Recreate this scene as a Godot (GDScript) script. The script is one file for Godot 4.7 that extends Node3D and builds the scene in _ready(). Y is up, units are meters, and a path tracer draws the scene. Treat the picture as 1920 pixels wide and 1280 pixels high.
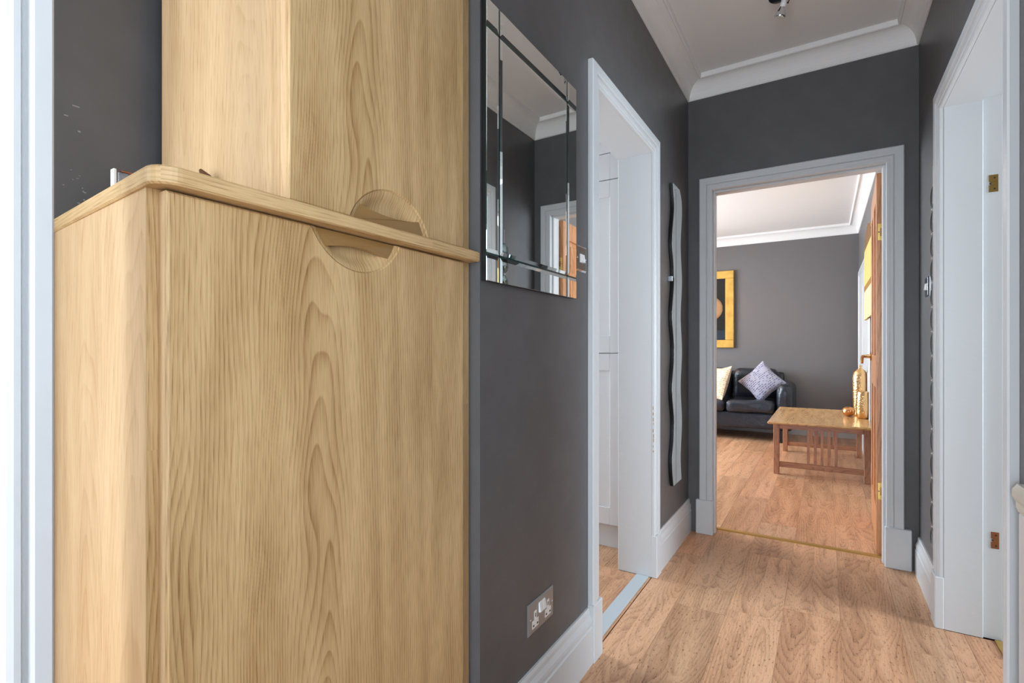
extends Node3D
# A hallway: x is across (left wall -0.68, right wall 0.378), y is up, and V() takes the distance z down the hall from the camera.

# ------------------------------------------------------------------ mesh builder
class B:
	var st := SurfaceTool.new()
	var g := 1                       # grain axis
	var sz := Vector2(1, 1)          # metres that one texture covers
	var off := Vector2.ZERO
	var sm := -1                     # smooth group
	var col := Color.WHITE
	func _init(grain := 1, size := Vector2(1, 1), offset := Vector2.ZERO):
		st.begin(Mesh.PRIMITIVE_TRIANGLES)
		g = grain; sz = size; off = offset
	func uv(p: Vector3, n: Vector3) -> Vector2:
		var a := n.abs()
		var k := 0 if a.x >= a.y and a.x >= a.z else (1 if a.y >= a.z else 2)
		var v := g
		if k == g: v = (g + 1) % 3
		var u := 3 - k - v
		return Vector2(p[u] / sz.x, p[v] / sz.y) + off
	func tri(a: Vector3, b: Vector3, c: Vector3, out: Vector3):
		var n := (c - a).cross(b - a)
		if n.dot(out) < 0.0:
			var t := b; b = c; c = t
			n = -n
		for p in [a, b, c]:
			st.set_smooth_group(sm); st.set_color(col); st.set_uv(uv(p, n)); st.add_vertex(p)
	func quad(a: Vector3, b: Vector3, c: Vector3, d: Vector3, out: Vector3):
		tri(a, b, c, out); tri(a, c, d, out)
	func box(lo: Vector3, hi: Vector3, bv := 0.0):
		var c := (lo + hi) / 2.0
		var h := ((hi - lo) / 2.0).abs()
		bv = minf(bv, minf(h.x, minf(h.y, h.z)) * 0.9)
		var P := func(s: Vector3, k: int) -> Vector3:
			var q := Vector3(h.x - bv, h.y - bv, h.z - bv)
			q[k] = h[k]
			return c + q * s
		for k in 3:
			var i := (k + 1) % 3
			var j := (k + 2) % 3
			for s in [-1.0, 1.0]:
				var q := []
				for ij in [[-1.0, -1.0], [1.0, -1.0], [1.0, 1.0], [-1.0, 1.0]]:
					var v := Vector3.ZERO
					v[k] = s; v[i] = ij[0]; v[j] = ij[1]
					q.append(P.call(v, k))
				var o := Vector3.ZERO
				o[k] = s
				quad(q[0], q[1], q[2], q[3], o)
			if bv > 0.0:
				for ij in [[-1.0, -1.0], [1.0, -1.0], [1.0, 1.0], [-1.0, 1.0]]:
					var v := Vector3.ZERO
					var w := Vector3.ZERO
					v[k] = -1.0; v[i] = ij[0]; v[j] = ij[1]
					w = v; w[k] = 1.0
					var o := v + w
					quad(P.call(v, i), P.call(w, i), P.call(w, j), P.call(v, j), o)
		if bv > 0.0:
			for x in [-1.0, 1.0]:
				for y in [-1.0, 1.0]:
					for z in [-1.0, 1.0]:
						var s := Vector3(x, y, z)
						tri(P.call(s, 0), P.call(s, 1), P.call(s, 2), s)
	func cap(r: Array, out: Vector3):
		var x: Vector3 = out.cross(Vector3.UP if absf(out.normalized().y) < 0.9 else Vector3.RIGHT).normalized()
		var y := out.cross(x).normalized()
		var flat := PackedVector2Array()
		for p in r: flat.append(Vector2(p.dot(x), p.dot(y)))
		var t := Geometry2D.triangulate_polygon(flat)
		var keep := sm
		sm = -1
		for i in range(0, t.size(), 3): tri(r[t[i]], r[t[i + 1]], r[t[i + 2]], out)
		sm = keep
	func loft(rings: Array, caps := true, closed := true):
		for i in rings.size() - 1:
			var r0: Array = rings[i]
			var r1: Array = rings[i + 1]
			var c := Vector3.ZERO
			var e := Vector3.ZERO
			for p in r0: c += p
			for p in r1: e += p
			c /= r0.size(); e /= r1.size()
			var d := e - c
			var m := Vector3.ZERO
			for j in r0.size(): m += (r0[j] - c).cross(r0[(j + 1) % r0.size()] - c)
			var m2 := Vector3.ZERO
			for j in r1.size(): m2 += (r1[j] - e).cross(r1[(j + 1) % r1.size()] - e)
			if m.length_squared() < 1e-14: m = m2
			var s := 1.0 if m.dot(d) > 0.0 else -1.0
			for j in (r0.size() if closed else r0.size() - 1):
				var k := (j + 1) % r0.size()
				var ed: Vector3 = (r0[k] - r0[j]) + (r1[k] - r1[j])
				var along: Vector3 = (r1[j] - r0[j]) + (r1[k] - r0[k])
				quad(r0[j], r0[k], r1[k], r1[j], ed.cross(along) * s)
		if caps:
			var f: Array = rings[0]
			var l: Array = rings[-1]
			var n := Vector3.ZERO
			for j in f.size(): n += f[j].cross(f[(j + 1) % f.size()])
			if n.length_squared() > 1e-14:
				cap(f, n.normalized() * signf(n.dot(rings[0][0] - rings[1][0])) if absf(n.normalized().dot((rings[0][0] - rings[1][0]).normalized())) > 0.05 else n)
			n = Vector3.ZERO
			for j in l.size(): n += l[j].cross(l[(j + 1) % l.size()])
			if n.length_squared() > 1e-14:
				cap(l, n.normalized() * signf(n.dot(rings[-1][0] - rings[-2][0])) if absf(n.normalized().dot((rings[-1][0] - rings[-2][0]).normalized())) > 0.05 else n)
	func tube(path: Array, r, n := 10, caps := true):
		var rings := []
		for i in path.size():
			var t: Vector3 = (path[mini(i + 1, path.size() - 1)] - path[maxi(i - 1, 0)]).normalized()
			var x := t.cross(Vector3.UP if absf(t.y) < 0.95 else Vector3.RIGHT).normalized()
			var y := t.cross(x)
			var q := []
			var rr: float = r[i] if r is Array else r
			for k in n: q.append(path[i] + (x * cos(TAU * k / n) + y * sin(TAU * k / n)) * rr)
			rings.append(q)
		sm = 1
		loft(rings, caps)
		sm = -1
	func lathe(c: Vector3, prof: Array, n := 24, ax := Vector3.UP):
		var x := ax.cross(Vector3.FORWARD if absf(ax.z) < 0.9 else Vector3.RIGHT).normalized()
		var y := ax.cross(x)
		var rings := []
		for p in prof:
			var q := []
			for k in n: q.append(c + ax * p.y + (x * cos(TAU * k / n) + y * sin(TAU * k / n)) * maxf(p.x, 0.0002))
			rings.append(q)
		sm = 2
		for i in rings.size() - 1:
			var dir: Vector2 = (prof[i + 1] - prof[i])
			for k in n:
				var m := (k + 1) % n
				var rad: Vector3 = (rings[i][k] - c)
				rad -= ax * rad.dot(ax)
				rad = rad.normalized()
				quad(rings[i][k], rings[i][m], rings[i + 1][m], rings[i + 1][k], rad * dir.y - ax * dir.x)
		sm = -1
	func rbox(c: Vector3, h: Vector3, r: float, n := 8, warp = null):
		sm = 3
		r = minf(r, minf(h.x, minf(h.y, h.z)))
		var inner := h - Vector3(r, r, r)
		var F := func(p: Vector3) -> Vector3:
			var q := p * h
			var i := q.clamp(-inner, inner)
			var o := i + (q - i).normalized() * r
			if warp: o = warp.call(o, o / h)
			return c + o
		for k in 3:
			var i := (k + 1) % 3
			var j := (k + 2) % 3
			for s in [-1.0, 1.0]:
				for a in n:
					for b in n:
						var q := []
						for d in [[0, 0], [1, 0], [1, 1], [0, 1]]:
							var v := Vector3.ZERO
							v[k] = s
							v[i] = sin((float(a + d[0]) / n - 0.5) * PI)
							v[j] = sin((float(b + d[1]) / n - 0.5) * PI)
							q.append(F.call(v))
						quad(q[0], q[1], q[2], q[3], (q[0] + q[2]) / 2.0 - c)
		sm = -1
	func done(m: Material) -> ArrayMesh:
		st.generate_normals()
		var a := st.commit()
		a.surface_set_material(0, m)
		return a

func V(x: float, y: float, z: float) -> Vector3: return Vector3(x, y, -z)
func bx(b: B, x0: float, x1: float, y0: float, y1: float, z0: float, z1: float, bv := 0.0):
	b.box(Vector3(minf(x0, x1), minf(y0, y1), -maxf(z0, z1)), Vector3(maxf(x0, x1), maxf(y0, y1), -minf(z0, z1)), bv)

# ------------------------------------------------------------------ objects
var taken := {}
func nm(s: String) -> String:
	var n: int = taken.get(s, 0)
	taken[s] = n + 1
	return s if n == 0 else "%s_%03d" % [s, n]
func part(called: String, b: B, m: Material, parent: Node3D, label := "") -> MeshInstance3D:
	var o := MeshInstance3D.new()
	o.name = called
	o.mesh = b.done(m)
	parent.add_child(o, true)
	if label: o.set_meta("label", label)
	return o
func thing(called: String, label: String, cat: String, group := "", kind := "") -> Node3D:
	var o := Node3D.new()
	o.name = nm(called)
	add_child(o)
	tag(o, label, cat, group, kind)
	return o
func tag(o: Node, label: String, cat: String, group := "", kind := ""):
	o.set_meta("label", label); o.set_meta("category", cat)
	if group: o.set_meta("group", group)
	if kind: o.set_meta("kind", kind)
func solo(called: String, b: B, m: Material, label: String, cat: String, kind := "") -> MeshInstance3D:
	var o := part(nm(called), b, m, self)
	tag(o, label, cat, "", kind)
	return o

# ------------------------------------------------------------------ textures
func fnl(sd: int, f: float, oct := 1, t := FastNoiseLite.TYPE_SIMPLEX_SMOOTH) -> FastNoiseLite:
	var n := FastNoiseLite.new()
	n.seed = sd; n.frequency = f; n.noise_type = t
	n.fractal_type = FastNoiseLite.FRACTAL_FBM if oct > 1 else FastNoiseLite.FRACTAL_NONE
	n.fractal_octaves = oct
	return n
func tex(w: int, h: int, d: PackedByteArray) -> ImageTexture:
	return ImageTexture.create_from_image(Image.create_from_data(w, h, false, Image.FORMAT_RGB8, d))
# a board cut from a log: rings round a pith that leans away from the face, and pores drawn out along the grain
func wood(w: int, h: int, size: Vector2, sd: int, light: Color, dark: Color, boards: int, rings: float, ring_share: float, pore_share: float, flecks: float) -> ImageTexture:
	var d := PackedByteArray()
	d.resize(w * h * 3)
	var wob := fnl(sd, 1.0, 2)
	var fine := fnl(sd + 1, 1.0)
	var tone := fnl(sd + 2, 1.0, 2)
	var rng := RandomNumberGenerator.new()
	rng.seed = sd
	var bw := size.x / boards
	var xc := []
	var z0 := []
	var sl := []
	var tn := []
	for i in boards:
		xc.append(bw * (i + rng.randf_range(0.25, 0.7)) if boards > 1 else size.x * 0.40)
		z0.append(rng.randf_range(-0.03, 0.02) if boards > 1 else -0.035)
		sl.append(rng.randf_range(0.05, 0.11) if boards > 1 else 0.085)
		tn.append(rng.randf_range(-0.12, 0.12) * (1.0 if flecks > 0.0 else 0.35) if boards > 1 else 0.0)
	var at := 0
	for py in h:
		var y := size.y * py / h
		for px in w:
			var x := size.x * px / w
			var k := mini(int(x / bw), boards - 1)
			var wx := wob.get_noise_2d(x * 7.0 + k * 9.0, y * 1.7 + k * 5.0)
			var dx: float = x - xc[k] + wx * 0.012
			var dz: float = z0[k] + sl[k] * y + wx * 0.008
			var r := sqrt(dx * dx + dz * dz)
			var v := r * rings + 1.0 * wx
			var f := v - floorf(v)
			var late := f * f * f * (1.0 if f < 0.93 else (1.0 - f) / 0.07)
			var t := tone.get_noise_2d(x * 14.0 + k * 31.0, y * 1.6)
			var p := fine.get_noise_2d(x * 900.0, y * 15.0)
			var pore := maxf(0.0, p - 0.15) * (0.35 + 0.9 * late)
			var q: float = ring_share * late * (0.65 + 0.6 * t) + pore_share * pore + 0.20 * t + 0.08 * p + 0.12 + tn[k]
			if flecks > 0.0:
				var s := tone.get_noise_2d(x * 95.0 + 40.0, y * 42.0)
				q += flecks * maxf(0.0, s - 0.44) * 2.6
			q = clampf(q, 0.0, 1.0)
			d[at] = int(255.0 * lerpf(light.r, dark.r, q))
			d[at + 1] = int(255.0 * lerpf(light.g, dark.g, q))
			d[at + 2] = int(255.0 * lerpf(light.b, dark.b, q))
			at += 3
	return tex(w, h, d)
func noise_tex(sd: int, f: float, a: Color, b: Color, oct := 3, size := 256, t := FastNoiseLite.TYPE_SIMPLEX_SMOOTH) -> NoiseTexture2D:
	var n := NoiseTexture2D.new()
	n.width = size; n.height = size; n.seamless = true
	n.noise = fnl(sd, f, oct, t)
	var gr := Gradient.new()
	gr.set_color(0, a); gr.set_color(1, b)
	n.color_ramp = gr
	return n
func mat(c: Color, rough := 0.5, metal := 0.0) -> StandardMaterial3D:
	var m := StandardMaterial3D.new()
	m.albedo_color = c; m.roughness = rough; m.metallic = metal
	return m
func rgb(r: int, g: int, b: int) -> Color: return Color8(r, g, b)
func woody(t: Texture2D, rough: float) -> StandardMaterial3D:
	var m := mat(Color.WHITE, rough)
	m.albedo_texture = t
	m.vertex_color_use_as_albedo = true
	m.heightmap_enabled = true; m.heightmap_texture = t; m.heightmap_scale = 0.006
	return m
func relief(m: StandardMaterial3D, t: Texture2D, cm: float, per_metre: float):
	m.uv1_triplanar = true; m.uv1_world_triplanar = true
	m.uv1_scale = Vector3.ONE * per_metre
	m.heightmap_enabled = true; m.heightmap_texture = t; m.heightmap_scale = cm

var wall_m: StandardMaterial3D
var white_m: StandardMaterial3D
var ceil_m: StandardMaterial3D
var kitchen_m: StandardMaterial3D
var oak_m: StandardMaterial3D
var oakside_m: StandardMaterial3D
var floor_m: StandardMaterial3D
var pine_m: StandardMaterial3D
var table_m: StandardMaterial3D
var brass_m: StandardMaterial3D
var steel_m: StandardMaterial3D
var chrome_m: StandardMaterial3D
var black_m: StandardMaterial3D
var mirror_m: StandardMaterial3D
var plastic_m: StandardMaterial3D
var leather_m: StandardMaterial3D
var gold_m: StandardMaterial3D

func make_materials():
	var lump := noise_tex(3, 0.03, Color.BLACK, Color.WHITE, 4)
	wall_m = mat(rgb(94, 93, 94), 0.44)
	relief(wall_m, lump, 0.05, 2.2)
	wall_m.albedo_texture = noise_tex(11, 0.012, Color(0.93, 0.93, 0.93), Color(1, 1, 1), 4)
	white_m = mat(rgb(206, 208, 209), 0.34)
	relief(white_m, lump, 0.03, 3.0)
	ceil_m = mat(rgb(238, 236, 233), 0.8)
	relief(ceil_m, lump, 0.04, 2.0)
	kitchen_m = mat(rgb(214, 214, 214), 0.25)
	oak_m = woody(wood(1024, 1536, Vector2(0.66, 1.32), 5, rgb(220, 186, 136), rgb(132, 94, 48), 1, 165.0, 0.46, 0.62, 0.0), 0.42)
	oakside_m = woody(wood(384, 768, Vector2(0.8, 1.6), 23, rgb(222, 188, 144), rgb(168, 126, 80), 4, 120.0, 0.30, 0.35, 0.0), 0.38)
	floor_m = woody(wood(768, 1024, Vector2(0.772, 1.29), 41, rgb(228, 180, 140), rgb(120, 76, 46), 8, 100.0, 0.34, 0.5, 0.8), 0.36)
	pine_m = woody(wood(256, 768, Vector2(0.5, 2.0), 61, rgb(206, 146, 98), rgb(124, 68, 32), 3, 70.0, 0.55, 0.4, 0.0), 0.35)
	table_m = woody(wood(256, 512, Vector2(0.6, 1.2), 77, rgb(222, 184, 136), rgb(138, 98, 66), 5, 90.0, 0.5, 0.5, 0.0), 0.3)
	brass_m = mat(rgb(208, 176, 104), 0.3, 1.0)
	steel_m = mat(rgb(196, 200, 204), 0.34, 1.0)
	chrome_m = mat(rgb(222, 224, 228), 0.12, 1.0)
	black_m = mat(rgb(20, 20, 22), 0.4)
	mirror_m = mat(rgb(240, 244, 242), 0.015, 1.0)
	plastic_m = mat(rgb(238, 238, 236), 0.3)
	leather_m = mat(rgb(36, 40, 48), 0.3)
	relief(leather_m, noise_tex(9, 0.02, Color.BLACK, Color.WHITE, 5), 0.5, 2.0)
	gold_m = mat(rgb(222, 182, 128), 0.26, 1.0)
	relief(gold_m, noise_tex(15, 0.05, Color.BLACK, Color.WHITE, 1, 256, FastNoiseLite.TYPE_CELLULAR), 0.25, 6.0)

# ------------------------------------------------------------------ light
func window(called: String, label: String, c: Vector3, face: Vector3, w: float, h: float, energy: float, tint: Color, panes: int):
	var t := thing(called, label, "window", "", "structure")
	var right := Vector3.UP.cross(face).normalized()
	var place := func(b: B, u0: float, u1: float, v0: float, v1: float, d0: float, d1: float):
		var p := c + right * u0 + Vector3.UP * v0 + face * d0
		var q := c + right * u1 + Vector3.UP * v1 + face * d1
		b.box(p.min(q), p.max(q), 0.004)
	var f := B.new()
	for s in [-1.0, 1.0]:
		place.call(f, s * (w / 2 + 0.05), s * w / 2, -h / 2 - 0.05, h / 2 + 0.05, 0.0, 0.06)
		place.call(f, -w / 2, w / 2, s * (h / 2 + 0.05), s * h / 2, 0.0, 0.06)
	for i in range(1, panes):
		var u := -w / 2 + w * i / panes
		place.call(f, u - 0.02, u + 0.02, -h / 2, h / 2, 0.0, 0.05)
	part("window_frame", f, white_m, t)
	var glass := mat(rgb(235, 240, 245), 0.3)
	glass.emission_enabled = true
	glass.emission = tint
	glass.emission_energy_multiplier = 1.2
	for i in panes:
		var p := B.new()
		place.call(p, -w / 2 + w * i / panes + 0.02, -w / 2 + w * (i + 1) / panes - 0.02, -h / 2, h / 2, 0.0, 0.012)
		part("window_pane", p, glass, t)
	var l := AreaLight3D.new()
	l.name = "daylight"
	l.area_size = Vector2(w, h)
	l.area_normalize_energy = false
	l.light_energy = energy
	l.light_color = tint
	l.shadow_enabled = true
	l.area_range = 12.0
	t.add_child(l)
	l.look_at_from_position(c + face * 0.075, c + face * 2.0, Vector3.UP)

func _ready():
	# camera, 18 mm-like lens, level, turned left of the hall's axis
	var cam := Camera3D.new()
	cam.name = "camera"
	cam.set_frustum(2.0 * 640.0 / 949.0 * 0.05, Vector2(0, 16.0 / 949.0 * 0.05), 0.05, 60.0)
	cam.position = Vector3(0, 1.05, 0)
	cam.rotation.y = atan2(1547.0 - 960.0, 949.0)
	add_child(cam)
	var we := WorldEnvironment.new()
	we.name = "world"
	var env := Environment.new()
	env.background_mode = Environment.BG_SKY
	var sky := Sky.new()
	var sm := ProceduralSkyMaterial.new()
	sm.sky_top_color = Color(0.5, 0.65, 0.9); sm.sky_horizon_color = Color(0.8, 0.86, 0.95)
	sky.sky_material = sm
	env.sky = sky
	env.tonemap_mode = Environment.TONE_MAPPER_LINEAR
	env.tonemap_exposure = 1.06
	env.sdfgi_enabled = true; env.ssao_enabled = true; env.ssil_enabled = true
	we.environment = env
	add_child(we)
	make_materials()
	var day := Color(0.89, 0.945, 1.0)
	window("window_1", "tall frosted window of the entrance behind the camera", V(-0.15, 1.05, -1.80), Vector3(0, 0, -1), 0.92, 1.9, 2.5, day, 1)
	window("window_2", "wide kitchen window opposite the kitchen doorway", V(-3.20, 1.40, 2.15), Vector3(1, 0, 0), 0.9, 1.2, 4.8, day, 2)
	window("window_3", "window of the room through the right doorway", V(3.20, 1.25, 2.1), Vector3(-1, 0, 0), 1.2, 1.3, 7.0, day, 2)
	window("window_4", "wide living room window left of the sofa", V(-3.60, 1.45, 5.0), Vector3(1, 0, 0), 2.4, 1.4, 6.0, day, 3)
	window("window_5", "wide window of the porch to the left of the camera", V(-1.95, 1.35, -1.80), Vector3(0, 0, -1), 1.7, 1.7, 1.1, day, 3)
	window("window_6", "added unseen window in the right hall wall to light the cabinet", V(0.378, 1.38, -0.25), Vector3(-1, 0, 0), 1.2, 1.1, 0.55, day, 2)  # added out of view to light the cabinet front and its edges
	shell()
	floors()
	frames()
	cabinets()
	hall_things()
	living_room()

# ------------------------------------------------------------------ walls, ceilings
func slab(called: String, label: String, m: Material, boxes: Array) -> MeshInstance3D:
	var b := B.new()
	for q in boxes: bx(b, q[0], q[1], q[2], q[3], q[4], q[5])
	return solo(called, b, m, label, "ceiling" if called.begins_with("ceil") else "wall", "structure")
const TOP := 2.75
func shell():
	slab("wall_left", "dark grey painted hall wall on the left with the kitchen doorway", wall_m, [
		[-0.84, -0.68, 0, TOP, -1.95, -0.67], [-0.84, -0.68, 1.98, TOP, -0.67, 0.155], [-0.84, -0.68, 1.98, TOP, 0.155, 0.192], [-0.75, -0.68, 0, 1.98, 0.157, 0.1915],
		[-1.26, -1.14, 0, TOP, 0.28, 1.09],
		[-1.14, -0.68, 0, TOP, 0.958, 1.09], [-0.84, -0.68, 0, TOP, 1.09, 1.635], [-0.84, -0.68, 1.98, TOP, 1.635, 2.345], [-0.84, -0.68, 0, TOP, 2.345, 3.055]])
	slab("wall_end", "dark grey end wall of the hall round the living room doorway", wall_m, [
		[-3.75, -0.565, 0, TOP, 3.055, 3.18], [-0.565, 0.272, 1.98, TOP, 3.055, 3.18], [0.272, 3.35, 0, TOP, 3.055, 3.18]])
	slab("wall_right", "dark grey hall wall on the right with a doorway", wall_m, [
		[0.378, 0.54, 0, TOP, 2.49, 3.055], [0.378, 0.54, 1.98, TOP, 1.642, 2.49], [0.378, 0.54, 0, TOP, -1.95, 1.642]])
	slab("wall_near", "grey wall behind the camera", wall_m, [[-0.84, 0.54, 0, TOP, -1.95, -1.80]])
	slab("wall_porch", "pale walls of the porch left of the camera", mat(rgb(214, 204, 186), 0.7), [
		[-3.15, -1.261, 0, TOP, 0.28, 0.43], [-3.15, -3.0, 0, TOP, -1.95, 0.28], [-3.0, -0.84, 0, TOP, -1.95, -1.80], [-0.856, -0.841, 0, TOP, -1.80, -0.67]])
	slab("ceiling_porch", "white porch ceiling", ceil_m, [[-3.15, -1.26, 2.60, TOP, -1.95, 0.43]])
	slab("ceiling_hall", "white hall ceiling", ceil_m, [[-1.26, 0.54, 2.60, TOP, -1.95, 3.06]])
	slab("wall_kitchen", "white kitchen walls behind the left doorway", kitchen_m, [
		[-3.35, -3.20, 0, TOP, 0.95, 3.055], [-3.20, -1.26, 0, TOP, 0.95, 1.09], [-1.26, -0.845, 0, TOP, 1.091, 1.10], [-3.20, -0.845, 0, TOP, 3.04, 3.055]])
	slab("ceiling_kitchen", "white kitchen ceiling", ceil_m, [[-3.35, -0.84, 2.45, TOP, 0.95, 3.055]])
	slab("wall_side_room", "pale walls of the room behind the right doorway", mat(rgb(150, 148, 146), 0.7), [
		[3.20, 3.35, 0, TOP, 0.3, 3.055], [0.54, 3.20, 0, TOP, 0.3, 0.45], [0.54, 3.20, 0, TOP, 3.04, 3.055]])
	slab("ceiling_side_room", "white ceiling of the room behind the right doorway", ceil_m, [[0.54, 3.35, 2.55, TOP, 0.3, 3.055]])
	var lw := mat(rgb(109, 105, 104), 0.5)
	slab("wall_living", "taupe grey living room walls behind the sofa", lw, [
		[-3.75, 0.50, 0, TOP, 7.22, 7.37], [0.338, 0.50, 0, TOP, 3.18, 7.22], [-3.75, -3.60, 0, TOP, 3.18, 7.22]])
	slab("ceiling_living", "white living room ceiling", ceil_m, [[-3.75, 0.50, 2.54, TOP, 3.18, 7.37]])
	cornice("trim_cornice_hall", "white coved cornice with a raised bead round the hall ceiling", -0.68, 0.378, -1.80, 3.055, 2.495, 2.60)
	cornice("trim_cornice_living", "white coved cornice round the living room ceiling", -3.60, 0.338, 3.18, 7.22, 2.425, 2.54)
func cornice(called: String, label: String, x0: float, x1: float, z0: float, z1: float, y0: float, y1: float):
	var k := (y1 - y0) / 0.105
	var prof := [Vector2(-0.004, y0), Vector2(0.006, y0), Vector2(0.008, y0 + 0.004 * k)]
	for i in 9:
		var t := PI / 2 * i / 8.0
		prof.append(Vector2(0.010 + 0.066 * k * (1.0 - cos(t)), y0 + k * (0.006 + 0.078 * sin(t))))
	var o := 0.076 * k + 0.002
	prof.append_array([Vector2(o, y1 - 0.024 * k), Vector2(o + 0.004, y1 - 0.026 * k), Vector2(o + 0.009, y1 - 0.023 * k), Vector2(o + 0.011, y1 - 0.012 * k), Vector2(o + 0.012, y1 + 0.002), Vector2(-0.004, y1 + 0.002)])
	var names := ["left", "end", "right", "near"]
	var t := thing(called, label, "cornice", "", "structure")
	var cs := func(p: Vector2) -> Array: return [V(x0 + p.x, p.y, z0 + p.x), V(x0 + p.x, p.y, z1 - p.x), V(x1 - p.x, p.y, z1 - p.x), V(x1 - p.x, p.y, z0 + p.x)]
	for i in 4:
		var b := B.new()
		var r0 := []
		var r1 := []
		for p in prof:
			var q: Array = cs.call(p)
			r0.append(q[i]); r1.append(q[(i + 1) % 4])
		b.loft([r0, r1])
		part("cornice_length", b, ceil_m, t)

# ------------------------------------------------------------------ floors
func planks(parent: Node3D, x0: float, x1: float, z0: float, z1: float, rng: RandomNumberGenerator, shift: float):
	var w := 0.193
	var k := floori((x0 - 0.05) / w)
	while 0.05 + k * w < x1:
		var a := maxf(x0, 0.05 + k * w)
		var e := minf(x1, 0.05 + (k + 1) * w)
		var z := z0 - fposmod(k * 0.4271 + shift, 1.0) * 1.285
		while z < z1:
			var s := maxf(z0, z)
			var f := minf(z1, z + 1.285)
			if f - s > 0.02 and e - a > 0.01:
				var b := B.new(2, Vector2(0.772, 1.29), Vector2((floorf(rng.randf() * 4.0) * 0.193 - (0.05 + k * w)) / 0.772, rng.randf()))
				b.col = Color.from_hsv(0.06, rng.randf_range(0.0, 0.07), rng.randf_range(0.88, 1.0)).srgb_to_linear()
				bx(b, a + 0.0002, e - 0.0002, -0.012, 0.0, s + 0.0002, f - 0.0002, 0.0007)
				part("plank", b, floor_m, parent)
			z += 1.285
		k += 1
func floors():
	var rng := RandomNumberGenerator.new()
	rng.seed = 8
	var under := mat(rgb(70, 44, 28), 0.8)
	var b := B.new()
	bx(b, -0.84, 0.54, -0.15, -0.0115, -1.95, 3.165)
	var hall := solo("floor_hall", b, under, "tan wood laminate floor of the hall with dark scuffs", "floor", "structure")
	planks(hall, -0.68, 0.378, -1.80, 3.165, rng, 0.21)
	planks(hall, 0.378, 0.52, 1.662, 2.47, rng, 0.21)
	b = B.new(2, Vector2(0.772, 1.29))
	bx(b, -3.15, -0.68, -0.15, -0.001, -1.95, 0.957)
	solo("floor_porch", b, floor_m, "tan wood floor of the porch left of the camera", "floor", "structure")
	b = B.new()
	bx(b, -3.75, 0.50, -0.15, -0.0115, 3.165, 7.37)
	var liv := solo("floor_living", b, under, "tan wood laminate floor of the living room", "floor", "structure")
	planks(liv, -2.6, 0.338, 3.183, 7.22, rng, 0.66)
	var c := B.new(2, Vector2(0.772, 1.29))
	bx(c, -3.60, -2.6, -0.012, 0.0, 3.183, 7.22)
	part("laminate", c, floor_m, liv)
	b = B.new()
	bx(b, -3.35, -1.26, -0.15, -0.0115, 0.95, 3.055)
	var kit := solo("floor_kitchen", b, under, "tan wood laminate floor of the kitchen through the left doorway", "floor", "structure")
	planks(kit, -2.0, -0.684, 1.655, 2.325, rng, 0.4)
	planks(kit, -2.0, -0.84, 2.325, 3.04, rng, 0.4)
	c = B.new(2, Vector2(0.772, 1.29))
	bx(c, -3.20, -2.0, -0.012, 0.0, 1.09, 3.04)
	bx(c, -2.0, -0.84, -0.012, 0.0, 1.09, 1.655)
	part("laminate", c, floor_m, kit)
	b = B.new()
	bx(b, 0.54, 3.35, -0.15, -0.002, 0.3, 3.055)
	solo("floor_side_room", b, mat(rgb(176, 160, 140), 0.9), "beige carpet of the room behind the right doorway", "floor", "structure")

# ------------------------------------------------------------------ door frames, baseboards
const CASE := [Vector2(0, 0.0004), Vector2(0, 0.010), Vector2(0.003, 0.013), Vector2(0.012, 0.013), Vector2(0.016, 0.016), Vector2(0.027, 0.016), Vector2(0.030, 0.012), Vector2(0.033, 0.019), Vector2(0.037, 0.021), Vector2(0.066, 0.021), Vector2(0.070, 0.017), Vector2(0.070, 0.0004)]
func casing(s0: float, s1: float, yt: float, y0: float, f: Callable, parent: Node3D):
	var rings := [[], [], [], []]
	for p in CASE:
		var q := [Vector2(s0 - p.x, y0), Vector2(s0 - p.x, yt + p.x), Vector2(s1 + p.x, yt + p.x), Vector2(s1 + p.x, y0)]
		for i in 4: rings[i].append(f.call(q[i].x, q[i].y, p.y))
	for i in 3:
		var b := B.new()
		b.loft([rings[i], rings[i + 1]])
		part("casing", b, white_m, parent)
func block(x0: float, x1: float, y1: float, z0: float, z1: float, parent: Node3D):
	var b := B.new()
	bx(b, x0, x1, 0.0, y1, z0, z1, 0.003)
	part("plinth_block", b, white_m, parent)
func board(called: String, label: String, a: Vector3, e: Vector3, n: Vector3, h := 0.185):
	# moulded skirting: a flat face, a quirk and a rounded top
	var prof := [Vector2(-0.002, 0), Vector2(0.019, 0), Vector2(0.019, h * 0.66), Vector2(0.016, h * 0.68), Vector2(0.015, h * 0.71), Vector2(0.018, h * 0.74), Vector2(0.016, h * 0.80), Vector2(0.010, h * 0.88), Vector2(0.009, h * 0.95), Vector2(0.006, h), Vector2(-0.002, h)]
	var r0 := []
	var r1 := []
	for p in prof:
		r0.append(a + n * p.x + Vector3.UP * p.y); r1.append(e + n * p.x + Vector3.UP * p.y)
	var b := B.new()
	b.loft([r0, r1])
	solo(called, b, white_m, label, "baseboard", "structure")
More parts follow.
